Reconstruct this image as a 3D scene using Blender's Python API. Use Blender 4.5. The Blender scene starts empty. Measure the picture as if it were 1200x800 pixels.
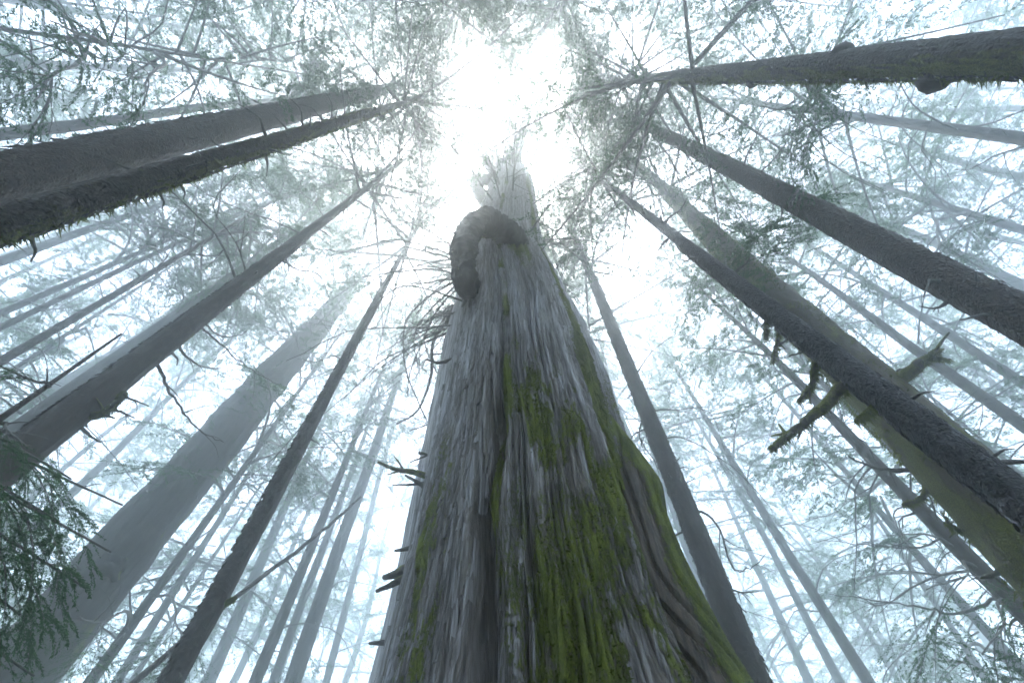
import bpy, math, random
import numpy as np

# ------------------------------------------------------------------ camera, sky, sun, exposure
scene = bpy.context.scene
cam_data = bpy.data.cameras.new("camera")
cam_data.sensor_width = 36.0
cam_data.lens = 16.0
cam_data.clip_end = 2000.0
cam = bpy.data.objects.new("camera", cam_data)
scene.collection.objects.link(cam)
cam.location = (0, 0, 1.6)
cam.rotation_euler = (math.radians(150), 0, 0)
scene.camera = cam

SUN_EL, SUN_AZ = math.radians(80), math.radians(-12)     # azimuth from +Y towards +X
world = bpy.data.worlds.new("World"); scene.world = world; world.use_nodes = True
wn, wl = world.node_tree.nodes, world.node_tree.links
bg = wn["Background"]; sky = wn.new("ShaderNodeTexSky"); sky.sky_type = 'NISHITA'
sky.sun_disc = False; sky.sun_elevation = SUN_EL; sky.sun_rotation = SUN_AZ
sky.dust_density = 1.5; sky.air_density = 1.0
hs = wn.new("ShaderNodeHueSaturation"); hs.inputs["Saturation"].default_value = 0.62   # high thin cloud greys the blue
wl.new(sky.outputs[0], hs.inputs["Color"]); wl.new(hs.outputs[0], bg.inputs["Color"])
bg.inputs["Strength"].default_value = 0.15
sun_d = bpy.data.lights.new("sun", 'SUN'); sun_d.energy = 0.85; sun_d.angle = math.radians(10.0); sun_d.color = (1, .98, .95)
sun = bpy.data.objects.new("sun", sun_d); scene.collection.objects.link(sun)
sun.rotation_euler = (-(math.radians(90) - SUN_EL), 0, -SUN_AZ)
sun.location = (0, 0, 60)
vs = scene.view_settings
vs.view_transform = 'Standard'; vs.look = 'None'; vs.gamma = 1.0; vs.use_curve_mapping = False
vs.exposure = 3.05
HAZE_DENSITY, HAZE_G = 0.0195, 0.92
cy = scene.cycles
cy.max_bounces = 5; cy.diffuse_bounces = 2; cy.glossy_bounces = 2; cy.transmission_bounces = 2
cy.volume_bounces = 3; cy.use_denoising = True; cy.denoising_prefilter = 'FAST'
try: cy.denoiser = 'OPENIMAGEDENOISE'
except Exception: pass
cy.use_adaptive_sampling = False; cy.sample_clamp_indirect = 6.0

rng = np.random.default_rng(11); random.seed(5)
col = scene.collection

# ------------------------------------------------------------------ measured positions (metres)
TREES=[  # id, bark, base x, base y, lean per metre x, y, lower z, lower radius, upper z, upper radius
 ('L1','spruce',-6.39,1.28,-0.0024,-0.0281,7.6,0.292,26.1,0.260),
 ('L2','patchy',-4.44,1.20,-0.0030,-0.0142,5.5,0.140,18.4,0.133),
 ('L3','hem',-12.54,1.27,-0.0007,-0.0087,13.8,0.145,33.2,0.138),
 ('L4','hem',-9.54,-1.30,-0.0023,0.0433,11.9,0.038,18.3,0.034),
 ('L5','hem',-20.79,-0.64,-0.0001,0.0053,23.2,0.180,33.9,0.158),
 ('L6','hem',-22.19,-3.08,-0.0003,0.0024,26.1,0.177,37.5,0.145),
 ('L7','hem',-19.88,6.12,0.0011,0.0035,18.4,0.174,28.5,0.131),
 ('L8','hem',-19.40,7.50,0.0045,0.0111,17.0,0.128,25.4,0.102),
 ('L8b','hem',-17.75,7.31,0.0039,0.0091,15.4,0.105,23.8,0.096),
 ('L9','hem',-12.51,6.29,-0.0108,-0.0235,11.1,0.103,18.5,0.088),
 ('L10','hem',-21.08,11.53,-0.0201,-0.0413,17.3,0.080,25.1,0.076),
 ('L11','hem',-5.97,3.93,-0.0004,-0.0006,5.5,0.208,14.3,0.144),
 ('L11b','hem',-15.08,9.07,0.0008,0.0013,11.8,0.170,27.7,0.162),
 ('L11c','hem',-17.39,11.43,-0.0104,-0.0171,19.3,0.283,35.9,0.238),
 ('L12','cedar',-13.69,13.90,0.0210,0.0194,9.2,0.958,22.2,0.881),
 ('L13','hem',-4.44,6.96,-0.0182,-0.0128,4.5,0.146,16.7,0.118),
 ('L14','hem',-13.20,16.08,0.0153,0.0122,8.5,0.175,15.9,0.146),
 ('L15','hem',-17.14,23.15,-0.0190,-0.0145,11.4,0.197,17.4,0.180),
 ('L16','hem',-19.15,25.64,0.0209,0.0152,12.6,0.141,17.9,0.121),
 ('L17','hem',-14.57,26.71,-0.0544,-0.0330,13.1,0.335,21.7,0.275),
 ('L18','hem',-8.98,18.77,-0.0197,-0.0099,9.6,0.223,19.7,0.182),
 ('L20','hem',-10.94,24.91,-0.0271,-0.0127,12.2,0.217,23.0,0.198),
 ('L21','hem',-8.38,20.78,-0.0213,-0.0093,10.4,0.331,27.9,0.273),
 ('L22','hem',-9.92,30.47,-0.0526,-0.0211,14.5,0.218,37.5,0.207),
 ('R23','hem',3.49,7.47,-0.0009,0.0004,4.8,0.215,20.0,0.181),
 ('R24','hem',11.01,26.61,0.0181,-0.0078,12.9,0.233,21.4,0.222),
 ('R25','hem',12.71,18.45,-0.0136,0.0091,9.5,0.203,19.0,0.193),
 ('R26','hem',16.87,30.91,0.0362,-0.0209,15.1,0.270,20.4,0.229),
 ('R27','hem',9.75,8.60,-0.0167,0.0182,6.5,0.179,10.1,0.153),
 ('R28','hem',14.70,12.35,-0.0039,0.0046,9.5,0.158,17.6,0.139),
 ('R29','hem',16.94,17.00,-0.0077,0.0075,9.1,0.184,13.3,0.148),
 ('R30','hem',20.77,24.39,0.0697,-0.0653,11.7,0.163,15.9,0.127),
 ('R1','hemwet',4.18,2.77,-0.0316,0.0376,4.1,0.154,11.5,0.131),
 ('R2','mossy',6.57,5.42,0.0254,-0.0368,6.0,0.486,16.0,0.380),
 ('R3','spruce',5.97,2.65,0.0082,-0.0319,6.4,0.240,32.7,0.201),
 ('R4','patchy',4.60,-0.28,0.0001,0.0159,6.4,0.182,15.8,0.159),
 ('R5','hem',12.91,1.54,0.0013,-0.0133,14.1,0.159,21.0,0.151),
 ('R6','hem',21.66,5.73,0.0017,-0.0065,20.6,0.174,27.9,0.147),
 ('R7','hem',19.71,10.66,0.0139,-0.0280,16.2,0.193,24.1,0.164),
 ('R8','hem',15.13,9.00,0.0074,-0.0129,12.1,0.183,20.7,0.142),
 ('R9','hem',20.71,15.09,0.0335,-0.0510,15.1,0.080,20.4,0.076),
]
LIMBS=[  # tree id, points, thickness, mossy
 ('R1',[(3.99,3.00,6.00),(3.85,3.17,5.93),(3.60,3.45,5.85),(3.38,3.66,5.79),(3.12,3.88,5.71)],0.085,1),
 ('R1',[(3.98,3.02,6.60),(3.91,3.22,6.52),(3.87,3.42,6.42),(3.74,3.65,6.35)],0.060,1),
 ('R1',[(3.95,3.05,7.50),(3.91,3.24,7.42),(3.83,3.62,7.25)],0.045,1),
 ('R1',[(3.94,3.07,7.85),(3.95,3.28,7.86),(3.99,3.56,7.81)],0.050,1),
 ('R1',[(3.96,3.04,7.15),(3.86,3.17,7.14),(3.71,3.32,7.16)],0.030,0),
 ('R1',[(4.01,2.98,5.55),(3.84,3.10,5.46),(3.69,3.17,5.40)],0.050,1),
 ('R2',[(6.79,5.11,8.45),(7.05,4.62,8.37),(7.21,4.24,8.30),(7.24,4.03,8.23)],0.140,1),
 ('R2',[(6.78,5.11,8.30),(7.21,4.27,8.28),(7.35,4.10,8.07)],0.050,1),
 ('R2',[(6.75,5.17,6.75),(6.49,5.33,6.62),(6.25,5.53,6.42),(5.97,5.63,6.37)],0.070,1),
 ('R2',[(6.75,5.16,6.90),(6.42,5.41,6.88),(6.02,5.53,7.03),(5.65,5.51,7.27)],0.060,0),
 ('R2',[(6.73,5.19,6.10),(6.36,5.51,5.84),(6.11,5.41,5.88)],0.060,1),
 ('R2',[(6.71,5.22,5.50),(6.33,5.52,5.23),(6.00,5.61,5.17)],0.070,0),
 ('R2',[(6.96,4.85,15.35),(7.33,5.33,14.74),(7.36,5.24,14.51)],0.050,1),
 ('L11',[(-5.97,3.93,6.40),(-5.66,4.01,6.54),(-5.47,3.87,6.69),(-5.36,3.77,6.71)],0.060,1),
 ('L11',[(-5.97,3.93,6.80),(-5.67,4.16,6.79),(-5.47,4.26,6.76)],0.035,0),
 ('L11',[(-5.97,3.93,6.45),(-5.78,4.13,6.33),(-5.58,4.28,6.26)],0.040,0),
 ('L11',[(-5.97,3.93,6.95),(-5.80,4.17,7.12),(-5.66,4.42,7.24)],0.035,0),
 ('L11',[(-5.97,3.93,8.05),(-5.92,4.35,7.98),(-5.77,4.90,7.87),(-5.54,5.42,7.81),(-5.28,5.75,7.90)],0.035,0),
 ('L11',[(-5.97,3.93,8.60),(-5.89,4.33,8.58),(-5.71,4.64,8.68),(-5.51,4.78,8.88)],0.030,0),
 ('L11',[(-5.98,3.93,9.20),(-5.67,4.51,9.25),(-5.34,5.04,9.29),(-4.91,5.53,9.39)],0.025,0),
 ('L11',[(-5.98,3.93,9.35),(-5.78,4.35,9.41),(-5.59,4.50,9.60),(-5.45,4.50,9.82)],0.020,0),
 ('L13',[(-4.54,6.88,5.65),(-4.41,6.92,5.63),(-4.25,6.91,5.70)],0.040,1),
 ('L13',[(-4.57,6.86,7.20),(-4.51,6.68,7.38),(-4.28,6.63,7.53)],0.020,0),
 ('R23',[(3.49,7.48,7.85),(4.01,7.55,7.61),(4.20,8.06,6.96),(4.53,8.03,6.93),(4.86,7.85,7.11)],0.030,0),
 ('R23',[(3.49,7.48,6.40),(3.82,7.57,6.20),(4.19,7.52,6.16)],0.030,0),
 ('R23',[(3.48,7.48,10.35),(3.06,7.80,10.37),(2.93,8.13,10.25)],0.030,0),
 ('R3',[(6.03,2.42,7.30),(5.89,2.63,7.20),(5.74,2.70,7.18),(5.55,2.69,7.22)],0.035,0),
 ('R3',[(6.08,2.20,14.10),(6.03,1.98,14.05),(5.84,1.86,14.05)],0.030,0),
 ('R3',[(6.15,1.97,21.40),(7.31,1.37,21.26),(7.90,1.02,21.27)],0.030,0),
 ('R3',[(6.08,2.22,13.60),(6.17,1.68,13.08),(6.25,0.93,12.54)],0.030,0),
 ('R27',[(9.63,8.73,6.80),(8.86,9.24,6.76),(8.14,9.44,7.04),(6.98,9.82,7.47)],0.040,0),
 ('R27',[(9.62,8.74,7.75),(9.11,8.67,8.16),(8.41,9.06,8.13),(7.26,9.42,8.57)],0.030,0),
 ('R27',[(9.61,8.75,8.20),(9.13,9.02,8.09),(8.53,9.19,8.22),(7.99,9.22,8.42)],0.030,0),
 ('R29',[(16.87,17.07,9.35),(15.71,17.34,10.18),(13.94,18.19,10.60),(12.43,18.70,10.95)],0.030,0),
]
GIANT_LIMBS=[  # points, thickness, mossy
 ([(-1.32,5.34,14.16),(-1.91,6.23,13.67),(-2.33,6.76,13.31),(-2.40,7.61,12.76),(-2.74,8.37,12.11),(-3.32,8.61,11.75)],0.075,0),
 ([(-1.47,5.32,14.98),(-2.66,5.93,14.53),(-3.30,6.58,14.06),(-3.30,7.72,13.39),(-2.90,8.63,12.85),(-2.49,9.38,12.33)],0.040,0),
 ([(-1.45,5.32,14.78),(-2.50,6.15,14.25),(-2.99,6.80,13.80),(-2.88,7.67,13.31)],0.040,0),
 ([(-1.54,5.29,15.82),(-2.23,5.01,15.83),(-3.28,4.69,15.74),(-4.16,4.37,15.61)],0.045,0),
 ([(-1.61,5.27,16.60),(-2.32,4.76,16.67),(-3.13,4.26,16.68),(-3.98,3.95,16.56)],0.030,0),
 ([(-1.51,5.30,15.46),(-2.71,5.17,15.33),(-3.48,4.98,15.22),(-5.13,4.93,14.71)],0.030,0),
 ([(-1.42,5.33,14.46),(-2.20,6.00,14.05),(-2.71,6.87,13.49),(-3.07,7.69,12.88),(-3.10,8.20,12.51)],0.035,0),
 ([(-1.32,5.34,14.16),(-2.23,6.43,13.51),(-2.60,6.73,13.26),(-2.03,7.85,12.66),(-1.40,8.30,12.43)],0.030,0),
 ([(-1.49,5.31,15.25),(-2.95,5.52,14.92),(-3.72,5.94,14.54),(-4.23,6.70,14.00)],0.020,0),
 ([(-1.45,5.32,14.78),(-2.36,5.64,14.51),(-2.88,6.19,14.15),(-3.39,7.05,13.56)],0.020,0),
 ([(-1.25,5.47,10.30),(-1.63,5.52,10.21),(-1.94,5.43,10.20)],0.060,0),
 ([(-1.41,5.46,9.30),(-1.57,6.00,8.86),(-2.06,6.13,8.62)],0.020,0),
 ([(-1.22,5.51,6.79),(-1.56,5.40,6.81),(-1.82,5.33,6.80),(-2.10,5.20,6.83)],0.060,1),
 ([(-1.25,5.51,6.53),(-1.45,5.40,6.60),(-1.65,5.29,6.65)],0.050,0),
 ([(-1.28,5.50,6.70),(-1.60,5.48,6.63),(-1.85,5.44,6.59)],0.030,0),
 ([(-1.58,5.46,7.31),(-1.44,5.51,7.30),(-1.71,5.55,7.18)],0.030,0),
 ([(-1.31,5.52,5.57),(-1.45,5.51,5.53),(-1.58,5.50,5.50)],0.045,1),
 ([(-1.31,5.52,5.27),(-1.49,5.53,5.19),(-1.65,5.52,5.13)],0.090,1),
 ([(-1.32,5.53,5.18),(-1.52,5.55,5.06),(-1.70,5.55,4.97)],0.060,1),
 ([(-1.29,5.56,4.40),(-1.47,5.53,4.36),(-1.61,5.50,4.34)],0.045,0),
 ([(0.46,4.88,22.24),(1.54,5.86,21.93),(2.03,7.37,21.39),(2.83,8.94,20.63)],0.050,0),
 ([(0.59,5.09,19.00),(0.92,4.84,19.06),(1.05,4.62,19.11)],0.120,0),
 ([(0.81,5.33,15.16),(1.49,5.56,15.01),(2.15,5.77,14.83)],0.020,0),
 ([(1.73,5.43,9.90),(1.84,5.27,9.98),(1.77,5.15,10.07)],0.030,0),
]
ARCH=[(-0.97,4.84,12.43),(-1.10,4.19,11.71),(-1.18,3.77,12.19),(-1.13,3.45,13.04),(-0.82,3.31,13.63),(-0.42,3.48,13.91),(-0.05,3.79,13.93),(0.25,4.26,14.30)]
ELBOW=[(-0.79,4.69,27.67),(-1.37,4.07,28.26),(-1.89,3.31,28.83),(-2.61,2.86,29.13),(-3.15,2.88,28.87),(-3.07,3.53,28.19),(-2.90,4.23,27.09),(-3.18,5.04,25.88),(-4.04,5.56,24.59)]
SPIRES=[[(-0.31,4.71,26.15),(-0.78,4.41,29.24),(-1.16,3.96,33.33),(-1.51,3.14,38.44)],[(0.00,4.71,26.15),(0.10,4.28,30.28),(0.77,2.97,36.47),(1.46,1.59,41.54)],[(-0.13,4.71,26.15),(-0.26,3.95,31.34),(-0.13,2.08,39.54)],[(-1.03,5.28,23.96),(-1.62,4.95,25.03),(-2.01,4.59,27.11),(-1.95,4.13,29.23)],[(-0.35,4.90,25.60),(-1.22,4.47,25.76),(-2.22,4.38,25.30)]]
KNOTS=[(4.60,0.04,11.63,0.10),(4.59,-0.31,9.07,0.13),(4.60,0.05,7.33,0.14),(4.60,-0.26,11.00,0.06)]
BURL=(-12.92,13.64,10.56)

# ------------------------------------------------------------------ mesh helpers
def h2(ix, iy, seed):
    n = (ix.astype(np.int64) * 374761393 + iy.astype(np.int64) * 668265263 + seed * 974634777) & 0x7fffffff
    n = ((n ^ (n >> 13)) * 1274126177) & 0x7fffffff
    return ((n ^ (n >> 16)) & 0xffff) / 65535.0
def vnoise(x, y, seed=0, px=None):
    x = np.asarray(x, float); y = np.asarray(y, float)
    x, y = np.broadcast_arrays(x, y)
    ix = np.floor(x); iy = np.floor(y); fx = x - ix; fy = y - iy
    fx = fx * fx * (3 - 2 * fx); fy = fy * fy * (3 - 2 * fy)
    w = (lambda a: np.mod(a, px)) if px else (lambda a: a)
    a = h2(w(ix), iy, seed); b = h2(w(ix + 1), iy, seed); c = h2(w(ix), iy + 1, seed); d = h2(w(ix + 1), iy + 1, seed)
    return (a * (1 - fx) + b * fx) * (1 - fy) + (c * (1 - fx) + d * fx) * fy
def sstep(a, b, x):
    t = np.clip((x - a) / (b - a), 0, 1); return t * t * (3 - 2 * t)

class Acc:
    """collects vertices and polygons for one mesh"""
    def __init__(s): s.v = []; s.f = []; s.n = 0; s.m = []
    def add(s, verts, faces, mat=0):
        verts = np.asarray(verts, float); faces = np.asarray(faces, np.int64)
        s.v.append(verts); s.f.append(faces + s.n); s.m.append(np.full(len(faces), mat, np.int32)); s.n += len(verts)
    def mesh(s, name, mats, smooth=True):
        me = bpy.data.meshes.new(name)
        v = np.concatenate(s.v); me.vertices.add(len(v)); me.vertices.foreach_set("co", v.ravel().astype(np.float32))
        nl = sum(f.size for f in s.f); nf = sum(len(f) for f in s.f)
        me.loops.add(nl); me.loops.foreach_set("vertex_index", np.concatenate([f.ravel() for f in s.f]).astype(np.int32))
        me.polygons.add(nf)
        tot = np.concatenate([np.full(len(f), f.shape[1], np.int32) for f in s.f])
        me.polygons.foreach_set("loop_start", np.concatenate([[0], np.cumsum(tot)[:-1]]).astype(np.int32))
        me.polygons.foreach_set("material_index", np.concatenate(s.m))
        me.polygons.foreach_set("use_smooth", np.full(nf, smooth))
        for m in mats: me.materials.append(m)
        me.update(calc_edges=True); me.validate()
        return me

def grid_faces(rows, cols, wrap=True):
    i = np.arange(rows - 1)[:, None]; j = np.arange(cols if wrap else cols - 1)[None, :]
    j2 = (j + 1) % cols
    return np.stack([i * cols + j, i * cols + j2, (i + 1) * cols + j2, (i + 1) * cols + j], -1).reshape(-1, 4)

def resample(pts, n):
    """smooth curve (Catmull-Rom) through the points"""
    p = np.asarray(pts, float)
    if len(p) == 2: return p[0] + (p[1] - p[0]) * np.linspace(0, 1, n)[:, None]
    q = np.vstack([2 * p[0] - p[1], p, 2 * p[-1] - p[-2]])
    t = np.linspace(0, len(p) - 1, n); k = np.minimum(t.astype(int), len(p) - 2); u = (t - k)[:, None]
    a, b, c, d = q[k], q[k + 1], q[k + 2], q[k + 3]
    return .5 * (2 * b + (c - a) * u + (2 * a - 5 * b + 4 * c - d) * u ** 2 + (3 * b - a - 3 * c + d) * u ** 3)

def tube(pts, rad, segs=6, bump=0.0, seed=0, cap=True):
    p = np.asarray(pts, float); n = len(p); rad = np.broadcast_to(np.asarray(rad, float), (n,))
    t = np.gradient(p, axis=0); t /= np.linalg.norm(t, axis=1)[:, None] + 1e-9
    ref = np.array([.13, .21, .97]) if abs(t[:, 2]).mean() < .75 else np.array([.97, .2, .1])
    u = np.cross(t, ref); u /= np.linalg.norm(u, axis=1)[:, None] + 1e-9; w = np.cross(t, u)
    a = np.linspace(0, 2 * math.pi, segs, endpoint=False)
    R = rad[:, None] * np.ones(segs)
    if bump: R = R * (1 + bump * (2 * vnoise(a[None] * segs / 6.283 * .5, np.arange(n)[:, None] * .7, seed, segs // 2 or 1) - 1))
    v = p[:, None] + R[..., None] * (np.cos(a)[None, :, None] * u[:, None] + np.sin(a)[None, :, None] * w[:, None])
    v = v.reshape(-1, 3); f = grid_faces(n, segs)
    if cap:
        v = np.vstack([v, p[-1] + t[-1] * rad[-1] * .5]); last = len(v) - 1; b = (n - 1) * segs
        tri = np.array([[b + j, b + (j + 1) % segs, last, last] for j in range(segs)])
        return v, f, tri[:, :3]
    return v, f, None
def add_tube(acc, pts, rad, segs=6, mat=0, **k):
    v, f, t = tube(pts, rad, segs, **k); base = acc.n
    acc.add(v, f, mat)
    if t is not None:
        acc.f.append(t + base); acc.m.append(np.full(len(t), mat, np.int32))

def obj(name, me, parent=None, loc=(0, 0, 0), rot=(0, 0, 0), scale=(1, 1, 1)):
    o = bpy.data.objects.new(name, me); col.objects.link(o)
    o.parent = parent; o.location = loc; o.rotation_euler = rot; o.scale = scale
    return o
def thing(name, label, cat, loc, group=None):
    o = bpy.data.objects.new(name, None); col.objects.link(o); o.location = loc
    o.empty_display_size = .3
    o["label"] = label; o["category"] = cat
    if group: o["group"] = group
    return o

# ------------------------------------------------------------------ materials
def new_mat(name):
    m = bpy.data.materials.new(name); m.use_nodes = True; nt = m.node_tree
    return m, nt.nodes, nt.links, nt.nodes["Principled BSDF"]
def coords(n, l, scale, kind="Object"):
    tc = n.new("ShaderNodeTexCoord"); mp = n.new("ShaderNodeMapping"); mp.inputs["Scale"].default_value = scale
    l.new(tc.outputs[kind], mp.inputs["Vector"]); return mp.outputs[0]
def noise(n, l, vec, scale, detail=6, rough=.6, dist=0):
    t = n.new("ShaderNodeTexNoise"); t.inputs["Scale"].default_value = scale; t.inputs["Detail"].default_value = detail
    t.inputs["Roughness"].default_value = rough; t.inputs["Distortion"].default_value = dist
    l.new(vec, t.inputs["Vector"]); return t.outputs["Fac"]
def ramp(n, l, fac, stops):
    r = n.new("ShaderNodeValToRGB"); e = r.color_ramp.elements
    while len(e) < len(stops): e.new(.5)
    for k, (p, c) in enumerate(stops):
        e[k].position = p; e[k].color = (*c, 1) if len(c) == 3 else c
    l.new(fac, r.inputs[0]); return r.outputs[0]
def mixc(n, l, fac, a, b):
    m = n.new("ShaderNodeMix"); m.data_type = 'RGBA'
    for s, v in ((m.inputs["Factor"], fac), (m.inputs["A"], a), (m.inputs["B"], b)):
        if isinstance(v, tuple): s.default_value = (*v, 1)
        elif isinstance(v, float): s.default_value = v
        else: l.new(v, s)
    for s, v in ((m.inputs[6], a), (m.inputs[7], b)):
        if isinstance(v, tuple): s.default_value = (*v, 1)
        else: l.new(v, s)
    if isinstance(fac, float): m.inputs[0].default_value = fac
    else: l.new(fac, m.inputs[0])
    return m.outputs[2]
def math_n(n, l, op, a, b):
    m = n.new("ShaderNodeMath"); m.operation = op; m.use_clamp = False
    for k, v in enumerate((a, b)):
        if isinstance(v, (int, float)): m.inputs[k].default_value = v
        else: l.new(v, m.inputs[k])
    return m.outputs[0]
def bumpn(n, l, h, strength, dist, prev=None):
    b = n.new("ShaderNodeBump"); b.inputs["Strength"].default_value = strength; b.inputs["Distance"].default_value = dist
    l.new(h, b.inputs["Height"])
    if prev: l.new(prev, b.inputs["Normal"])
    return b.outputs[0]

MOSS = ((.06, .066, .010), (.20, .215, .022))
def bark_mat(name, dark, mid, light, stretch, scale, moss=None, rough=.62, bump=.6, moss_level=.5, spec=.35, plates=False):
    m, n, l, p = new_mat(name)
    v = coords(n, l, (1, 1, stretch))
    a = noise(n, l, v, scale, 8, .65, .4); b = noise(n, l, v, scale * 5, 4, .6)
    c = ramp(n, l, a, [(.25, dark), (.5, mid), (.78, light)])
    patch = noise(n, l, coords(n, l, (1, 1, .5)), 1.3, 4, .6)
    c = mixc(n, l, ramp(n, l, patch, [(.35, (0, 0, 0)), (.75, (.6, .6, .6))]), c, light)
    h = math_n(n, l, 'ADD', a, math_n(n, l, 'MULTIPLY', b, .5))
    if plates:
        vo = n.new("ShaderNodeTexVoronoi"); vo.feature = 'DISTANCE_TO_EDGE'; vo.inputs["Scale"].default_value = scale * 1.9
        ds = n.new("ShaderNodeVectorMath"); ds.operation = 'ADD'; l.new(v, ds.inputs[0])
        nz = n.new("ShaderNodeTexNoise"); nz.inputs["Scale"].default_value = 6; l.new(v, nz.inputs["Vector"])
        sc_ = n.new("ShaderNodeVectorMath"); sc_.operation = 'SCALE'; sc_.inputs["Scale"].default_value = .12
        l.new(nz.outputs["Color"], sc_.inputs[0]); l.new(sc_.outputs[0], ds.inputs[1]); l.new(ds.outputs[0], vo.inputs["Vector"])
        e = ramp(n, l, vo.outputs["Distance"], [(0, (0, 0, 0)), (.4, (1, 1, 1))])
        h = math_n(n, l, 'ADD', h, math_n(n, l, 'MULTIPLY', e, 1.2))
    if moss:
        mn = noise(n, l, coords(n, l, (1, 1, .45)), 2.2, 7, .7)
        geo = n.new("ShaderNodeNewGeometry"); sx = n.new("ShaderNodeSeparateXYZ"); l.new(geo.outputs["Normal"], sx.inputs[0])
        side = math_n(n, l, 'MULTIPLY', math_n(n, l, 'ADD', math_n(n, l, 'MULTIPLY', sx.outputs[1], .8), math_n(n, l, 'MULTIPLY', sx.outputs[2], .6)), moss)
        k = math_n(n, l, 'ADD', mn, math_n(n, l, 'MULTIPLY', side, .22))
        mk = ramp(n, l, k, [(moss_level, (0, 0, 0)), (moss_level + .12, (1, 1, 1))])
        mf = noise(n, l, coords(n, l, (1, 1, 1)), 45, 3, .7)
        c = mixc(n, l, mk, c, ramp(n, l, mf, [(.3, MOSS[0]), (.7, MOSS[1])]))
        h = math_n(n, l, 'ADD', h, math_n(n, l, 'MULTIPLY', math_n(n, l, 'MULTIPLY', mk, mf), 1.5))
    l.new(c, p.inputs["Base Color"]); p.inputs["Roughness"].default_value = rough
    p.inputs["Specular IOR Level"].default_value = spec
    l.new(bumpn(n, l, h, bump, .04), p.inputs["Normal"])
    return m
M_SPRUCE = bark_mat("spruce_bark", (.012, .008, .006), (.045, .028, .02), (.12, .08, .058), .55, 13, rough=.5, bump=1.0, plates=True)
M_HEM = bark_mat("hemlock_bark", (.012, .009, .007), (.038, .028, .022), (.075, .058, .047), .35, 16, moss=.6, moss_level=.66)
M_WET = bark_mat("wet_bark", (.016, .014, .016), (.045, .04, .042), (.11, .10, .11), .5, 14, moss=.5, moss_level=.68, rough=.38, spec=.5, plates=True, bump=.8)
M_MOSSY = bark_mat("mossy_bark", (.028, .022, .016), (.07, .052, .036), (.12, .095, .065), .5, 10, moss=.8, moss_level=.41, bump=1.0)
M_PATCHY = bark_mat("patchy_bark", (.014, .011, .009), (.045, .034, .026), (.10, .078, .06), .6, 12, moss=1.2, moss_level=.51, bump=1.0, plates=True)
M_CEDAR2 = bark_mat("cedar_bark", (.022, .019, .019), (.06, .052, .05), (.12, .11, .105), .08, 9, moss=.5, moss_level=.58, bump=1.0)
M_ARCH = bark_mat("shaded_loop_bark", (.006, .0045, .004), (.016, .012, .010), (.04, .031, .026), .6, 6, moss=1.6, moss_level=.60, bump=1.0)  # looping limb's shade put into the colour: bark far darker than the trunk's
M_BURL = bark_mat("burl_bark", (.014, .012, .011), (.035, .03, .028), (.07, .062, .058), .5, 9, moss=2.0, moss_level=.56)
M_DEAD = bark_mat("dead_wood", (.04, .036, .034), (.085, .078, .072), (.15, .14, .13), .5, 20, moss=.4, moss_level=.6, bump=.4)
M_LIMBMOSS = bark_mat("mossy_limb", (.03, .025, .02), (.06, .05, .035), (.09, .08, .06), 1, 14, moss=1.0, moss_level=.30, bump=.8)

def leaf_mat(name, a, b):
    m, n, l, p = new_mat(name)
    f = noise(n, l, coords(n, l, (1, 1, 1)), 1.1, 4, .7)
    c = ramp(n, l, f, [(.3, a), (.7, b)])
    tr = n.new("ShaderNodeBsdfTranslucent"); df = n.new("ShaderNodeBsdfDiffuse"); mx = n.new("ShaderNodeMixShader")
    l.new(c, tr.inputs[0]); l.new(c, df.inputs[0]); mx.inputs[0].default_value = .55
    l.new(df.outputs[0], mx.inputs[1]); l.new(tr.outputs[0], mx.inputs[2])
    l.new(mx.outputs[0], n["Material Output"].inputs["Surface"]); n.remove(p)
    return m
M_LEAF = leaf_mat("hemlock_needles", (.045, .10, .045), (.085, .17, .07))
M_MOSSTUFT = leaf_mat("moss_tufts", (.06, .07, .012), (.17, .2, .022))

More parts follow.
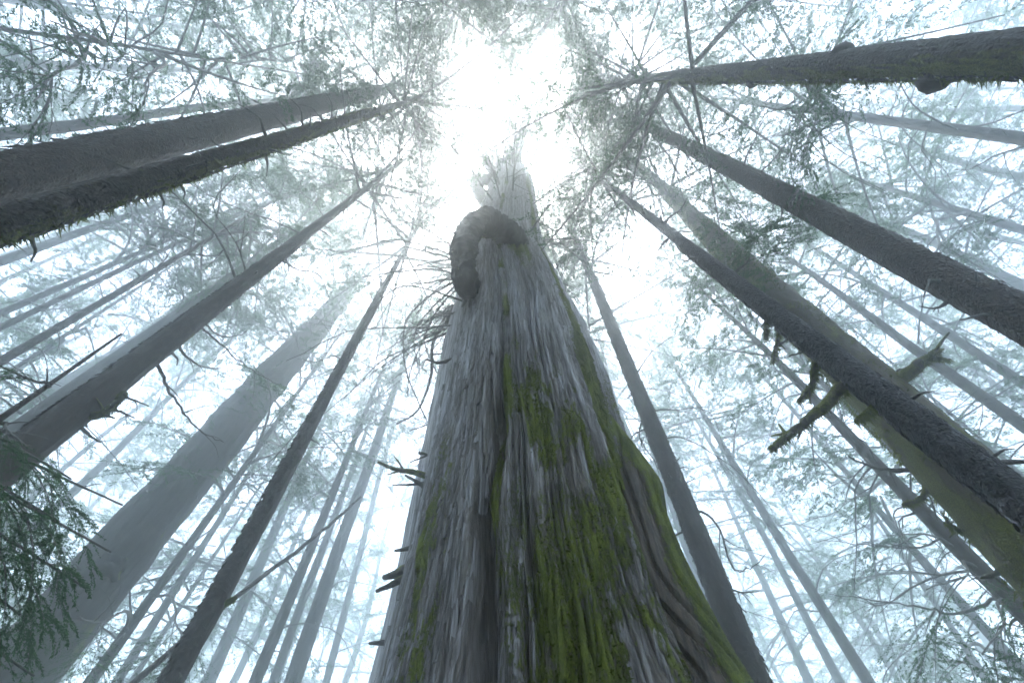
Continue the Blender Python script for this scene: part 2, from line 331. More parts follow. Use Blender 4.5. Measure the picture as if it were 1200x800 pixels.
def giant_mat():
    m, n, l, p = new_mat("giant_cedar_bark")
    v = coords(n, l, (1, 1, .06)); v2 = coords(n, l, (1, 1, .15))
    a = noise(n, l, v, 11, 8, .7, .3); b = noise(n, l, v2, 40, 5, .65)
    st = noise(n, l, coords(n, l, (1, 1, .035)), 34, 5, .6)
    a = math_n(n, l, 'ADD', math_n(n, l, 'MULTIPLY', a, .55), math_n(n, l, 'MULTIPLY', st, .45))
    c = ramp(n, l, a, [(.38, (.06, .047, .04)), (.47, (.22, .20, .20)), (.56, (.42, .41, .43)), (.66, (.62, .62, .66))])
    c = mixc(n, l, ramp(n, l, noise(n, l, coords(n, l, (1, 1, .25)), 1.4, 5, .6), [(.5, (0, 0, 0)), (.72, (.6, .6, .6))]), c, (.10, .08, .065))
    at = n.new("ShaderNodeAttribute"); at.attribute_name = "moss"
    fine = noise(n, l, coords(n, l, (1, 1, .5)), 26, 6, .75)
    k = math_n(n, l, 'ADD', at.outputs["Fac"], math_n(n, l, 'MULTIPLY', math_n(n, l, 'SUBTRACT', fine, .5), 2.0))
    mk = ramp(n, l, k, [(.42, (0, 0, 0)), (.62, (1, 1, 1))])
    mf = noise(n, l, coords(n, l, (1, 1, .7)), 60, 4, .75)
    mh = noise(n, l, coords(n, l, (1, 1, .5)), 3, 4, .7)
    mc = mixc(n, l, ramp(n, l, mh, [(.35, (0, 0, 0)), (.65, (1, 1, 1))]), ramp(n, l, mf, [(.3, (.045, .05, .01)), (.7, (.11, .13, .016))]), ramp(n, l, mf, [(.3, (.09, .11, .01)), (.7, (.25, .29, .026))]))
    at3 = n.new("ShaderNodeAttribute"); at3.attribute_name = "damp"
    c = mixc(n, l, at3.outputs["Fac"], c, ramp(n, l, a, [(.4, (.026, .019, .013)), (.52, (.085, .066, .05)), (.66, (.24, .215, .195))]))
    at2 = n.new("ShaderNodeAttribute"); at2.attribute_name = "bare"
    wood = ramp(n, l, a, [(.4, (.03, .019, .010)), (.62, (.12, .078, .042))])
    c = mixc(n, l, at2.outputs["Fac"], c, wood)
    c = mixc(n, l, mk, c, mc)
    l.new(c, p.inputs["Base Color"])
    rr = n.new("ShaderNodeMapRange"); l.new(mk, rr.inputs[0]); rr.inputs[3].default_value = .33; rr.inputs[4].default_value = .9
    l.new(rr.outputs[0], p.inputs["Roughness"]); p.inputs["Specular IOR Level"].default_value = .6
    h = math_n(n, l, 'ADD', math_n(n, l, 'ADD', a, math_n(n, l, 'MULTIPLY', b, .5)), math_n(n, l, 'MULTIPLY', math_n(n, l, 'MULTIPLY', mk, mf), .9))
    l.new(bumpn(n, l, h, .9, .04), p.inputs["Normal"])
    return m
M_GIANT = giant_mat()
m, n, l, p = new_mat("forest_floor")
f = noise(n, l, coords(n, l, (1, 1, 1)), .7, 8, .7)
l.new(ramp(n, l, f, [(.35, (.05, .035, .02)), (.5, (.06, .07, .02)), (.7, (.05, .09, .025))]), p.inputs["Base Color"]); p.inputs["Roughness"].default_value = .95
l.new(bumpn(n, l, noise(n, l, coords(n, l, (1, 1, 1)), 9, 8, .7), 1, .1), p.inputs["Normal"])
M_FLOOR = m

# ------------------------------------------------------------------ ground
def ground_z(x, y): return .9 * (vnoise(np.asarray(x) * .08 + 50, np.asarray(y) * .08 + 50, 3) - .5) * sstep(3, 14, np.hypot(x, y)) + .12 * (vnoise(np.asarray(x) * .7 + 90, np.asarray(y) * .7 + 90, 4) - .5)
N = 160; gx = np.linspace(-130, 130, N); X, Y = np.meshgrid(gx, gx)
acc = Acc(); acc.add(np.stack([X, Y, ground_z(X, Y)], -1).reshape(-1, 3), grid_faces(N, N, False))
g = obj("ground", acc.mesh("ground", [M_FLOOR])); g["kind"] = "structure"

# ------------------------------------------------------------------ giant cedar
GZ = [0, 2, 4.03, 4.94, 6.21, 8.07, 11.13, 16.67, 21, 26.1, 28]
GXc = [.5, .49, .47, .43, .43, .33, .25, -.24, -.12, .04, .03]
GYc = [5.75, 5.72, 5.7, 5.68, 5.65, 5.6, 5.5, 5.3, 5.0, 4.7, 4.6]
GR = [2.5, 2.0, 1.74, 1.69, 1.65, 1.54, 1.43, 1.22, 1.09, .97, .9]
giant = thing("giant_cedar", "huge ancient grey cedar with fibrous, mossy bark, a looping limb and dead forked spires", "tree", (.5, 5.75, 0))
org = np.array([.5, 5.75, 0.])
def build_giant():
    th = np.radians(np.concatenate([np.linspace(-90, 90, 690), np.linspace(90, 270, 74)[1:-1]]))
    z = np.concatenate([np.linspace(-.4, 2.2, 30)[:-1], np.arange(2.2, 12, .036), np.arange(12, 27.6, .08)])
    TH, Z = np.meshgrid(th, z)
    D = np.degrees(TH)
    c = np.stack([np.interp(z, GZ, GXc), np.interp(z, GZ, GYc), z], -1)
    R0 = np.interp(Z, GZ, GR)
    cols = TH / (2 * math.pi)
    warp = .8 * (vnoise(cols * 9, Z * .35, 1, 9) - .5) + .4 * (vnoise(cols * 40, Z * 1.4, 2, 40) - .5)
    crack = np.interp(Z, [0, 3.9, 4.6, 5.2, 6.5, 9, 13, 17, 28], [-22, -24, -24, -28, -20, -18, -19, -12, -10]) + 3 * (vnoise(Z * .9, Z * 0, 8) - .5)
    seam = np.interp(Z, [0, 4, 5, 5.6, 6.8, 8, 10, 13, 18, 28], [36, 33, 30, 28, 29, 36, 44, 50, 48, 40]) + 3 * (vnoise(Z * 1.1, Z * 0, 9) - .5)
    dc, ds = D - crack, D - seam
    R = R0 * (1 + .035 * np.sin(3 * TH + .5 * Z * .2 + 1) + .03 * np.sin(7 * TH - .15 * Z) + .02 * np.sin(13 * TH + .1 * Z + 2))
    R += .16 * (vnoise(cols * 8, Z * .16, 5, 8) - .5) * sstep(28, 20, Z)
    # broad plates and fibres
    def ridged(fx, fz, seed, w): 
        n_ = vnoise(cols * fx + warp * w, Z * fz, seed, fx); g = np.clip(np.abs(2 * n_ - 1) / .22, 0, 1)
        return np.sqrt(g) + .25 * np.abs(2 * n_ - 1)
    low = sstep(0, .6, vnoise(cols * 14, Z * .12, 21, 14))
    R += .09 * (ridged(70, .13, 11, .8) - 1) + .075 * (ridged(150, .2, 12, 1.6) - 1) * (.4 + low) + .04 * (ridged(310, .35, 13, 3.0) - 1) + .01 * (vnoise(cols * 420, Z * 5, 14, 420) - .5)
    # stepped flaking of strips
    fl = vnoise(cols * 80 + warp, Z * .8, 15, 80); R += .09 * (np.floor(fl * 5) / 5)
    # worn smoother centre slab with knobbles low down
    cen = sstep(-18, -8, D - 0) * sstep(34, 20, D) * sstep(9, 6.5, Z)
    R += cen * .10 * (vnoise(cols * 26, Z * 1.6, 16, 26) - .5) + cen * .05 * (vnoise(cols * 60, Z * 3.5, 17, 60) - .5)
    # main crack and its raised lips
    cw = np.interp(Z, [0, 5, 8, 16, 28], [3.2, 3.0, 1.5, 1.3, 1.2])
    R -= np.interp(Z, [0, 4, 6, 9, 18, 28], [.34, .34, .22, .13, .10, .04]) * np.exp(-(dc / cw) ** 2)
    R += .10 * np.exp(-((dc - 7) / 5) ** 2) * sstep(7, 4, Z) + .05 * np.exp(-((dc + 6) / 4) ** 2)
    R -= .10 * np.exp(-((D + 9) / 3.0) ** 2) * sstep(5.6, 4.6, Z)
    # right buttress beyond the seam, with swirling grain
    but = sstep(0, 9, ds) * sstep(70, 40, ds)
    bul = np.interp(Z, [0, 3.5, 4.2, 5.2, 6.0, 6.7, 8, 12, 20], [.24, .12, .06, .07, .16, .13, .04, .03, .02])
    R += -but * np.interp(Z, [0, 5.8, 7.4, 9], [.32, .30, .08, 0])
    R -= np.interp(Z, [0, 4, 6.3, 6.9, 9, 20], [.30, .28, .26, .10, .05, .04]) * np.exp(-(ds / 2.3) ** 2)
    sw = np.interp(Z, [0, 4, 4.8, 5.4, 6.0, 6.6, 7.5, 28], [6, 3, 0, -4, 2, 7, 5, 5])
    gr = np.sin((D + sw * 1.3 + 2.5 * (vnoise(Z * 1.3, cols * 5, 18) - .5)) * 1.15) * .5 + .5
    bm = but * sstep(8.2, 6.8, Z)
    R -= sstep(2.2, 0, Z) * .3 * (np.cos(6 * TH) * .5 + .5)
    # broken ragged top
    top = 26.3 + 1.1 * (vnoise(cols * 14, 0 * Z, 19, 14))
    R *= np.where(Z > top, np.clip(1 - (Z - top) * .55, .12, 1), 1)
    X = c[:, 0:1] + R * np.sin(TH); Y = c[:, 1:2] - R * np.cos(TH)
    # moss: mask follows the damp seams, the right flank and the lower centre
    pat = .34 * vnoise(cols * 18, Z * .6, 31, 18) + .30 * vnoise(cols * 50 + warp, Z * 1.3, 32, 50) + .22 * vnoise(cols * 130 + warp, Z * 3.2, 33, 130) + .14 * vnoise(cols * 300, Z * 8, 34, 300)
    flank = sstep(-7, 4, ds + 8 * (pat - .5)) * np.interp(Z, [0, 5, 7, 12, 17, 24, 28], [.75, .72, .95, .95, .85, .6, .4]) * sstep(75, 45, D)
    lowc = sstep(8.0, 3.6, Z) * sstep(-26, -10, D) * np.clip((pat - .28) * 2.6, 0, .58)
    midc = sstep(13, 6, Z) * sstep(-18, -10, D) * np.clip((pat - .42) * 3.2, 0, .62)
    lip = np.exp(-((dc - 4) / 4) ** 2) * np.clip((pat - .42) * 4, 0, 1) * .9
    left = sstep(-30, -60, D) * sstep(9, 4, Z) * np.clip((pat - .42) * 3.0, 0, 1)
    blob = np.exp(-((Z - 13.4) / 1.5) ** 2 - ((D - 8) / 15) ** 2) * np.clip((pat - .25) * 2.5, 0, 1)
    moss = np.clip(np.maximum.reduce([flank * (.72 + .75 * pat), lowc, midc, lip, left, blob]), 0, 1)
    moss = moss * (1 - .55 * bm * (1 - gr))
    Rm = R + moss * (.05 * vnoise(cols * 150, Z * 7, 51, 150) + .03 * vnoise(cols * 330, Z * 16, 52, 330)) * sstep(27, 20, Z)
    X = c[:, 0:1] + Rm * np.sin(TH); Y = c[:, 1:2] - Rm * np.cos(TH)
    nx, nz = len(th), len(z)
    V = np.stack([X, Y, Z], -1).reshape(-1, 3)
    acc = Acc(); acc.add(V - org, grid_faces(nz, nx))
    me = acc.mesh("giant_trunk", [M_GIANT])
    damp = np.clip(sstep(10.5, 4.5, Z) * (.45 + 1.2 * vnoise(cols * 26 + warp, Z * .5, 36, 26)) + .9 * np.exp(-((dc - 2) / 6) ** 2) * sstep(16, 6, Z) * vnoise(cols * 60, Z * .8, 37, 60), 0, 1)
    for nm, arr in (("moss", moss), ("damp", damp), ("bare", np.clip(bm * sstep(.75, .35, moss) , 0, 1) * .9)):
        at = me.attributes.new(nm, 'FLOAT', 'POINT'); at.data.foreach_set("value", arr.ravel().astype(np.float32))
    t = obj("trunk", me, giant)
    # peeling fibre strips
    rows_z = z; acc = Acc(); A_m = []; A_d = []; A_b = []
    Vg = V.reshape(nz, nx, 3); rg = np.random.default_rng(321); ns = 10
    for k in range(3200):
        td = rg.uniform(-84, 62) if k % 3 else rg.uniform(-80, -14); z0 = 2.4 + 21 * rg.random() ** 1.5; L = rg.uniform(.3, 1.5) * (1 if z0 < 11 else 1.8)
        if abs(td - np.interp(z0, [4, 8], [-25, -18])) < 3: continue
        if -12 < td < 34 and z0 < 8 and rg.random() < .45: continue
        zz = np.linspace(z0, min(z0 + L, 26.2), ns); ri = np.searchsorted(rows_z, zz).clip(0, nz - 1); w = rg.uniform(.4, 1.1)
        dr = rg.normal(0, .8) * np.linspace(0, 1, ns) + .25 * np.sin(np.linspace(0, 5, ns) + rg.uniform(0, 6))
        prof = np.sin(np.linspace(.15, math.pi - .1, ns)) ** .5; lift = rg.uniform(.012, .045)
        curl = np.where(rg.random() < .3, 1, 0) * .05 * np.linspace(1, 0, ns) ** 4
        quad = []
        for e, off in ((-w, -.012), (-w * .5, lift), (w * .5, lift), (w, -.012)):
            a_ = np.radians(td + dr + e * prof); ci = np.clip(((np.degrees(a_) + 90) / 180 * 689).round().astype(int), 0, 689)
            P0 = Vg[ri, ci]; axis = c[ri][:, :2]; d2 = P0[:, :2] - axis; rad = np.linalg.norm(d2, axis=1)
            med = np.median(rad); rad = med + np.clip(rad - med, -.05, .05); rad = rad + off * (.3 + .7 * prof) + curl
            quad.append(np.stack([axis[:, 0] + rad * np.sin(a_), axis[:, 1] - rad * np.cos(a_), zz], -1))
        q = np.stack(quad, 1); acc.add(q.reshape(-1, 3) - org, grid_faces(ns, 4, False))
        mi = np.repeat(moss[ri, np.clip(int((td + 90) / 180 * 689), 0, 689)], 4)
        A_m.append(np.clip(mi * 1.15 + .04, 0, 1)); A_d.append(np.full(ns * 4, rg.random() ** 1.6 if zz[0] > 8 else rg.random() ** (.45 if td < -15 else .8))); A_b.append(np.zeros(ns * 4))
    ms = acc.mesh("bark_strips", [M_GIANT])
    for nm, arr in (("moss", A_m), ("damp", A_d), ("bare", A_b)):
        at = ms.attributes.new(nm, 'FLOAT', 'POINT'); at.data.foreach_set("value", np.concatenate(arr).astype(np.float32))
    o = obj("bark_strips", ms, giant); o["kind"] = "stuff"
    # moss tufts
    mv = moss.ravel(); vis = (np.abs(D.ravel()) < 85) & (Z.ravel() > 2.6) & (Z.ravel() < 18)
    pr = np.where(vis, np.clip(mv - .38, 0, 1) * np.where(Z.ravel() > 12, 2.2, 1), 0); pr /= pr.sum()
    pick = rng.choice(len(mv), 80000, p=pr)
    P = V[pick]; tr = TH.ravel()[pick]
    nrm = np.stack([np.sin(tr), -np.cos(tr), np.zeros_like(tr)], -1)
    L = rng.uniform(.01, .036, len(P))[:, None]
    d = nrm + rng.normal(0, .5, P.shape) + np.array([0, 0, -.35]); d /= np.linalg.norm(d, axis=1)[:, None]
    s = np.cross(d, rng.normal(0, 1, P.shape)); s /= np.linalg.norm(s, axis=1)[:, None]; s *= L * .35
    v = np.stack([P - s - nrm * .006, P + s - nrm * .006, P + d * L], 1).reshape(-1, 3)
    acc = Acc(); acc.add(v - org, np.arange(len(v)).reshape(-1, 3))
    o = obj("moss", acc.mesh("giant_moss", [M_MOSSTUFT], False), giant); o["kind"] = "stuff"
build_giant()

def limb_mesh(name, pts, r0, r1, mat, segs=8, n=None, bump=.12, forks=0, seed=0, origin=(0, 0, 0), jitter=.03):
    rg = np.random.default_rng(seed)
    n = n or max(8, int(len(pts) * 5)); p = resample(np.asarray(pts, float) - np.asarray(origin), n)
    Ln = np.linalg.norm(np.diff(p, axis=0), axis=1).sum()
    p[1:] += rg.normal(0, jitter * Ln / n, p[1:].shape)
    rad = r0 + (r1 - r0) * np.linspace(0, 1, n) ** .8
    a = Acc(); add_tube(a, p, rad, segs, bump=bump, seed=seed)
    for k in range(forks):
        i = rg.integers(int(n * .25), n - 2); t = p[i + 1] - p[i]; t /= np.linalg.norm(t)
        d = t + rg.normal(0, .7, 3); d /= np.linalg.norm(d); L = Ln * rg.uniform(.12, .35)
        q = [p[i], p[i] + d * L * .5, p[i] + d * L + np.array([0, 0, -.15 * L]) + rg.normal(0, .08 * L, 3)]
        add_tube(a, resample(q, 6), np.linspace(rad[i] * .6, rad[i] * .2, 6), 5)
    return a.mesh(name, [mat])
def moss_fringe(parent, pts, r, n, seed, origin):
    rg = np.random.default_rng(seed); p = resample(np.asarray(pts, float) - np.asarray(origin), 60)
    i = rg.integers(0, 60, n); P = p[i] + rg.normal(0, 1, (n, 3)) * 0; d = rg.normal(0, 1, (n, 3)); d /= np.linalg.norm(d, axis=1)[:, None]
    P = P + d * (r * np.linspace(1, .5, 60)[i])[:, None] * .9
    L = rg.uniform(.02, .07, n)[:, None]; dd = d * .5 + np.array([0, 0, -1]) + rg.normal(0, .3, (n, 3))
    s = np.cross(dd, rg.normal(0, 1, (n, 3))); s /= np.linalg.norm(s, axis=1)[:, None]; s *= .008
    v = np.stack([P - s, P + s, P + dd * L], 1).reshape(-1, 3)
    a = Acc(); a.add(v, np.arange(len(v)).reshape(-1, 3))
    o = obj("moss", a.mesh("moss", [M_MOSSTUFT], False), parent); o["kind"] = "stuff"

# twisted buttress strand on the right flank
def build_buttress():
    z = np.linspace(-.5, 8.4, 320); seg = 110
    cx = np.interp(z, [-.5, 2, 4, 4.94, 6, 6.8, 7.6, 8.4], [2.5, 1.98, 1.74, 1.72, 1.74, 1.68, 1.55, 1.4]) + .03 * np.sin(z * 2.1)
    cyy = np.interp(z, [-.5, 2, 4, 8.4], [4.6, 4.9, 5.02, 5.15])
    r = np.interp(z, [-.5, 2, 4, 4.94, 5.6, 6.15, 6.7, 7.2, 7.8, 8.4], [.75, .5, .40, .35, .31, .36, .27, .22, .18, .08])
    ph = np.arange(seg) / seg * 2 * math.pi; PH, Z = np.meshgrid(ph, z)
    tw = 1.5 * np.sin((Z - 4.4) * 1.25) + .5 * np.sin(Z * 3.1) + .5 * (vnoise(PH * 4 / 6.2832, Z * 1.2, 91, 4) - .5)
    g = np.clip(np.abs(np.sin(PH * 6 + tw * 2.4)) / .55, 0, 1) ** .6
    fine = np.abs(np.sin(PH * 21 + tw * 7 + 2 * vnoise(PH * 6 / 6.2832, Z * 3, 93, 6))) ** .6
    R = r[:, None] * (1 + .10 * (vnoise(PH * 3 / 6.2832, Z * .9, 92, 3) - .5)) + .10 * (g - .8) + .024 * (fine - .7)
    V = np.stack([cx[:, None] + R * np.sin(PH), cyy[:, None] - 1.15 * R * np.cos(PH), Z], -1)
    out = sstep(-.45, .6, np.sin(PH) + .35 * (vnoise(PH * 5 / 6.2832, Z * 1.5, 94, 5) - .5))     # outer, damp side
    moss = np.clip(out * 1.1 + sstep(6.0, 7.0, Z) * .7 + .45 * (vnoise(PH * 24 / 6.2832 * 1, Z * 4, 95, 24) - .45), 0, 1) * (.35 + .65 * g)
    a = Acc(); a.add(V.reshape(-1, 3) - org, grid_faces(320, seg)); me = a.mesh("buttress", [M_GIANT])
    for nm, arr in (("moss", moss), ("bare", np.full_like(moss, .95))):
        at = me.attributes.new(nm, 'FLOAT', 'POINT'); at.data.foreach_set("value", arr.ravel().astype(np.float32))
    o = obj("buttress", me, giant); o["label"] = "twisted brown buttress strand with swirling grooves and moss on its outer edge"
build_buttress()

# rear stem fused behind the left flank
rp = [(-.62, 6.75, -.3), (-.60, 6.7, 2), (-.60, 6.6, 5), (-.72, 6.3, 9), (-.92, 6.0, 14), (-1.0, 5.7, 19), (-1.05, 5.3, 23.5)]
p = resample(rp, 220); a = Acc()
v, f, t = tube(p, np.interp(p[:, 2], [0, 2, 5, 9, 14, 19, 23.5], [1.6, 1.25, 1.08, .98, .80, .62, .45]), 96)
vv = v[:-1].reshape(220, 96, 3); ang = np.arange(96) / 96
rid = .05 * (1 - np.abs(2 * vnoise(ang[None] * 40, p[:, 2:3] * .5, 41, 40) - 1)) + .03 * vnoise(ang[None] * 90 // 1, p[:, 2:3] * 1.5, 42, 90)
vv = p[:, None] + (vv - p[:, None]) * (1 + rid[..., None])
a.add(vv.reshape(-1, 3) - org, grid_faces(220, 96)); me = a.mesh("rear_stem", [M_GIANT]); obj("rear_stem", me, giant)
# looping limb
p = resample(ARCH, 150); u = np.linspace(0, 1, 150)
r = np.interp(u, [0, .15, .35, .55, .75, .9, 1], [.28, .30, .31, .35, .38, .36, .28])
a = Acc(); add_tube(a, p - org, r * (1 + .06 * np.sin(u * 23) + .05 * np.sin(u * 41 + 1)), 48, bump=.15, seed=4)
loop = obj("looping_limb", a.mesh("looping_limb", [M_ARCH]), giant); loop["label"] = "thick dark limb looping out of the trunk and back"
moss_fringe(giant, ARCH, .42, 900, 77, org)
a = Acc(); p = resample(ELBOW, 60); add_tube(a, p - org, np.linspace(.30, .10, 60), 12, bump=.15, seed=6); obj("elbow_limb", a.mesh("elbow_limb", [M_CEDAR2]), giant)
for k, s in enumerate(SPIRES):
    a = Acc(); p = resample(s, 30); add_tube(a, p - org, np.linspace([.52, .58, .45, .42, .34][k], [.16, .18, .12, .2, .3][k], 30), 14, bump=.15, seed=20 + k)
    obj("spire", a.mesh("spire", [M_CEDAR2]), giant)
for k, (pts, r0, mo) in enumerate(GIANT_LIMBS):
    obj("dead_branch", limb_mesh("giant_branch", pts, r0 * 1.05, max(.010, r0 * .35), M_LIMBMOSS if mo else M_DEAD, 7, forks=2 if len(pts) > 3 else 0, seed=100 + k, origin=org), giant)
# fans of bare twigs round the spires and behind the loop
for k in range(92):
    rg = np.random.default_rng(500 + k); z = rg.uniform(15, 38) if k > 36 else rg.uniform(12, 20)
    an = rg.uniform(0, 2 * math.pi) if k > 36 else rg.uniform(-2.5, -1.2)      # measured from the camera side, + to the right
    b = np.array([np.interp(z, [12, 15, 28, 37], [.1, -.1, .0, -.2]), np.interp(z, [12, 15, 28, 37], [5.45, 5.3, 4.5, 2.9]), z]); rr = np.interp(z, [15, 26, 29, 37], [1.2, .95, .4, .15])
    d = np.array([math.sin(an), -math.cos(an), 0.]); L = rg.uniform(1.5, 4.2)
    pts = [b + d * rr * .8, b + d * (rr + L * .35) + [0, 0, rg.uniform(-.1, .4)], b + d * (rr + L * .75) + [0, 0, rg.uniform(-.9, .1)], b + d * (rr + L) + np.array([0, 0, rg.uniform(-2.2, -.3)]) + rg.normal(0, .2, 3)]
    obj("dead_branch", limb_mesh("giant_twig", pts, rg.uniform(.025, .06), .008, M_DEAD, 5, n=14, forks=5, seed=600 + k, origin=org), giant)

# ------------------------------------------------------------------ conifer parts shared between trees
def spray(acc, o, d, L, rg, leaf=.10, dens=1.0, droop=.35, flat=.24, limb_r=.03, fill=1.0):
    """one limb with side twigs carrying leaflets; appended to acc (0 bark, 1 leaves)"""
    n = 9; t = np.linspace(0, 1, n); side = np.cross(d, [0, 0, 1.]); side /= np.linalg.norm(side) + 1e-9
    bend = rg.normal(0, .10) * L
    p = o + d * (L * t)[:, None] + np.array([0, 0, -1.]) * (droop * L * t ** 1.8)[:, None] + side * (bend * t ** 2)[:, None]
    add_tube(acc, p, np.linspace(limb_r, limb_r * .2, n), 4, 0, cap=False)
    nt = max(4, int(L * 5.2 * fill)); ts = rg.uniform(.18, 1, nt) ** .8
    base = np.stack([np.interp(ts, t, p[:, i]) for i in range(3)], -1)
    sg = np.where(rg.random(nt) < .5, -1, 1)[:, None]
    td = side * sg * rg.uniform(.5, 1.1, (nt, 1)) + d * rg.uniform(.3, .9, (nt, 1)) + np.array([0, 0, 1.]) * rg.normal(-.22, .25, (nt, 1))
    td /= np.linalg.norm(td, axis=1)[:, None]
    tl = L * (.16 + .30 * (1 - ts) ** .7) * rg.uniform(.6, 1.25, nt)
    nl = max(6, int(13 * dens * (1.0 / leaf) * .1 * 2.2))
    s = rg.uniform(.05, 1, (nt, nl))
    pos = base[:, None] + td[:, None] * (tl[:, None] * s)[..., None] + np.array([0, 0, -1.]) * (.25 * tl[:, None] * s ** 2)[..., None]
    pos = pos.reshape(-1, 3); m = len(pos)
    sec = np.cross(td, [0, 0, 1.]); sec /= np.linalg.norm(sec, axis=1)[:, None] + 1e-9
    sec = np.repeat(sec, nl, 0); tdr = np.repeat(td, nl, 0)
    ld = tdr * rg.uniform(.4, 1, (m, 1)) + sec * rg.uniform(-.8, .8, (m, 1)) + np.array([0, 0, -.18]) + rg.normal(0, flat, (m, 3)); ld /= np.linalg.norm(ld, axis=1)[:, None]
    ll = leaf * rg.uniform(.8, 1.9, (m, 1)); up = np.cross(ld, rg.normal(0, .5, (m, 3)) + [0, 0, 1.]); up /= np.linalg.norm(up, axis=1)[:, None] + 1e-9
    w = ll * rg.uniform(.11, .2, (m, 1)); pos = pos + ld * ll * rg.uniform(-.2, .5, (m, 1))
    v = np.stack([pos, pos + ld * ll * .45 + up * w, pos + ld * ll, pos + ld * ll * .45 - up * w], 1).reshape(-1, 4, 3).reshape(-1, 3)
    acc.add(v, np.arange(len(v)).reshape(-1, 4), 1)

def crown_mesh(seed, H=17, Rm=3.6, limbs=52, leaf=.13, dens=1.0, fill=1.0):
    rg = np.random.default_rng(seed); a = Acc()
    for k in range(limbs):
        z = H * (k + rg.uniform(0, 1)) / limbs; u = z / H
        L = Rm * (1 - u) ** .75 * (.35 + .65 * min(1, u * 6 + .45)) * rg.uniform(.55, 1.2) + .25
        an = rg.uniform(0, 2 * math.pi) if k % 3 else k * 2.4
        d = np.array([math.cos(an), math.sin(an), rg.uniform(-.25, .25) + .35 * u]); d /= np.linalg.norm(d)
        spray(a, np.array([0, 0, z]), d, L, rg, leaf, dens, droop=rg.uniform(.15, .5), limb_r=.018 + .008 * L, fill=fill * 1.35)
    return a.mesh("crown", [M_DEAD, M_LEAF], False)
CROWNS = [crown_mesh(s, H, R, n, lf, d) for s, H, R, n, lf, d in
          [(1, 17, 4.4, 42, .058, 1.08), (2, 20, 4.6, 45, .060, 1.08), (3, 15, 4.0, 38, .056, 1.08), (4, 22, 5.0, 46, .062, 1.04), (5, 13, 3.6, 33, .056, 1.08), (6, 18, 5.0, 40, .062, 1.08)]]
CROWNS += [crown_mesh(7, 16, 5.4, 52, .054, 1.08), crown_mesh(8, 19, 5.8, 58, .054, 1.08)]
CROWN_H = [17, 20, 15, 22, 13, 18, 16, 19]
obj("crown", crown_mesh(60, 14, 5.6, 64, .06, 1.1), giant, (-.6, -3.0, 34.0), (math.radians(12), 0, 0))

def dead_proto(seed, L, r, sag, forks):
    rg = np.random.default_rng(seed)
    pts = [(0, 0, 0), (L * .3, rg.normal(0, .04) * L, .02 * L), (L * .65, rg.normal(0, .1) * L, -sag * .4 * L), (L, rg.normal(0, .16) * L, -sag * L)]
    return limb_mesh("dead_branch", pts, r, max(.004, r * .25), M_DEAD, 5, n=10, forks=forks, seed=seed)
STUBS = [dead_proto(900 + k, L, r, s, 0) for k, (L, r, s) in enumerate([(.18, .02, .1), (.3, .025, .3), (.14, .028, 0), (.45, .022, .4), (.25, .018, -.2)])]
LONGS = [dead_proto(950 + k, L, r, s, fk) for k, (L, r, s, fk) in enumerate([(1.4, .02, .3, 3), (2.2, .024, .5, 5), (1.0, .018, .6, 2), (2.8, .026, .35, 7), (1.8, .02, .15, 6), (1.2, .018, .9, 3), (3.2, .026, .6, 8)])]

def trunk_mesh(name, lean, zs, rs, H, mat, segs, rows, relief, seed, sway=.05, scaly=False, zf=1.0):
    z = np.linspace(-.6, H, rows); r = np.interp(z, zs, rs)
    r = r * (1 + .55 * np.exp(-np.clip(z, 0, None) / .7))
    rg = np.random.default_rng(seed)
    cx = lean[0] * z + sway * (vnoise(z * .13, z * 0, seed) - .5) * sstep(0, 4, z); cy_ = lean[1] * z + sway * (vnoise(z * .13, z * 0, seed + 1) - .5) * sstep(0, 4, z)
    a = np.arange(segs) / segs; A, Z = np.meshgrid(a, z)
    k = max(4, segs // 4)
    R = r[:, None] * (1 + .08 * (vnoise(A * 5, Z * .5, seed + 2, 5) - .5) + .05 * (vnoise(A * 9, Z * 1.7, seed + 7, 9) - .5))
    if scaly:
        q = vnoise(A * 26 + .5 * vnoise(A * 13, Z * 5, seed + 5, 13), Z * 5, seed + 3, 26); R = R + relief * (.5 * np.clip(np.abs(2 * q - 1) / .3, 0, 1) + .5 * vnoise(A * 50, Z * 16, seed + 4, 50) - .6)
    else:
        R = R + relief * (1 - np.abs(2 * vnoise(A * k, Z * 2.2 * zf, seed + 3, k) - 1) - .5) + relief * .6 * (vnoise(A * k * 2, Z * 6 * zf, seed + 4, k * 2) - .5)
    V = np.stack([cx[:, None] + R * np.cos(A * 2 * math.pi), cy_[:, None] + R * np.sin(A * 2 * math.pi), Z], -1).reshape(-1, 3)
    acc = Acc(); acc.add(V, grid_faces(rows, segs)); return acc.mesh(name, [mat])

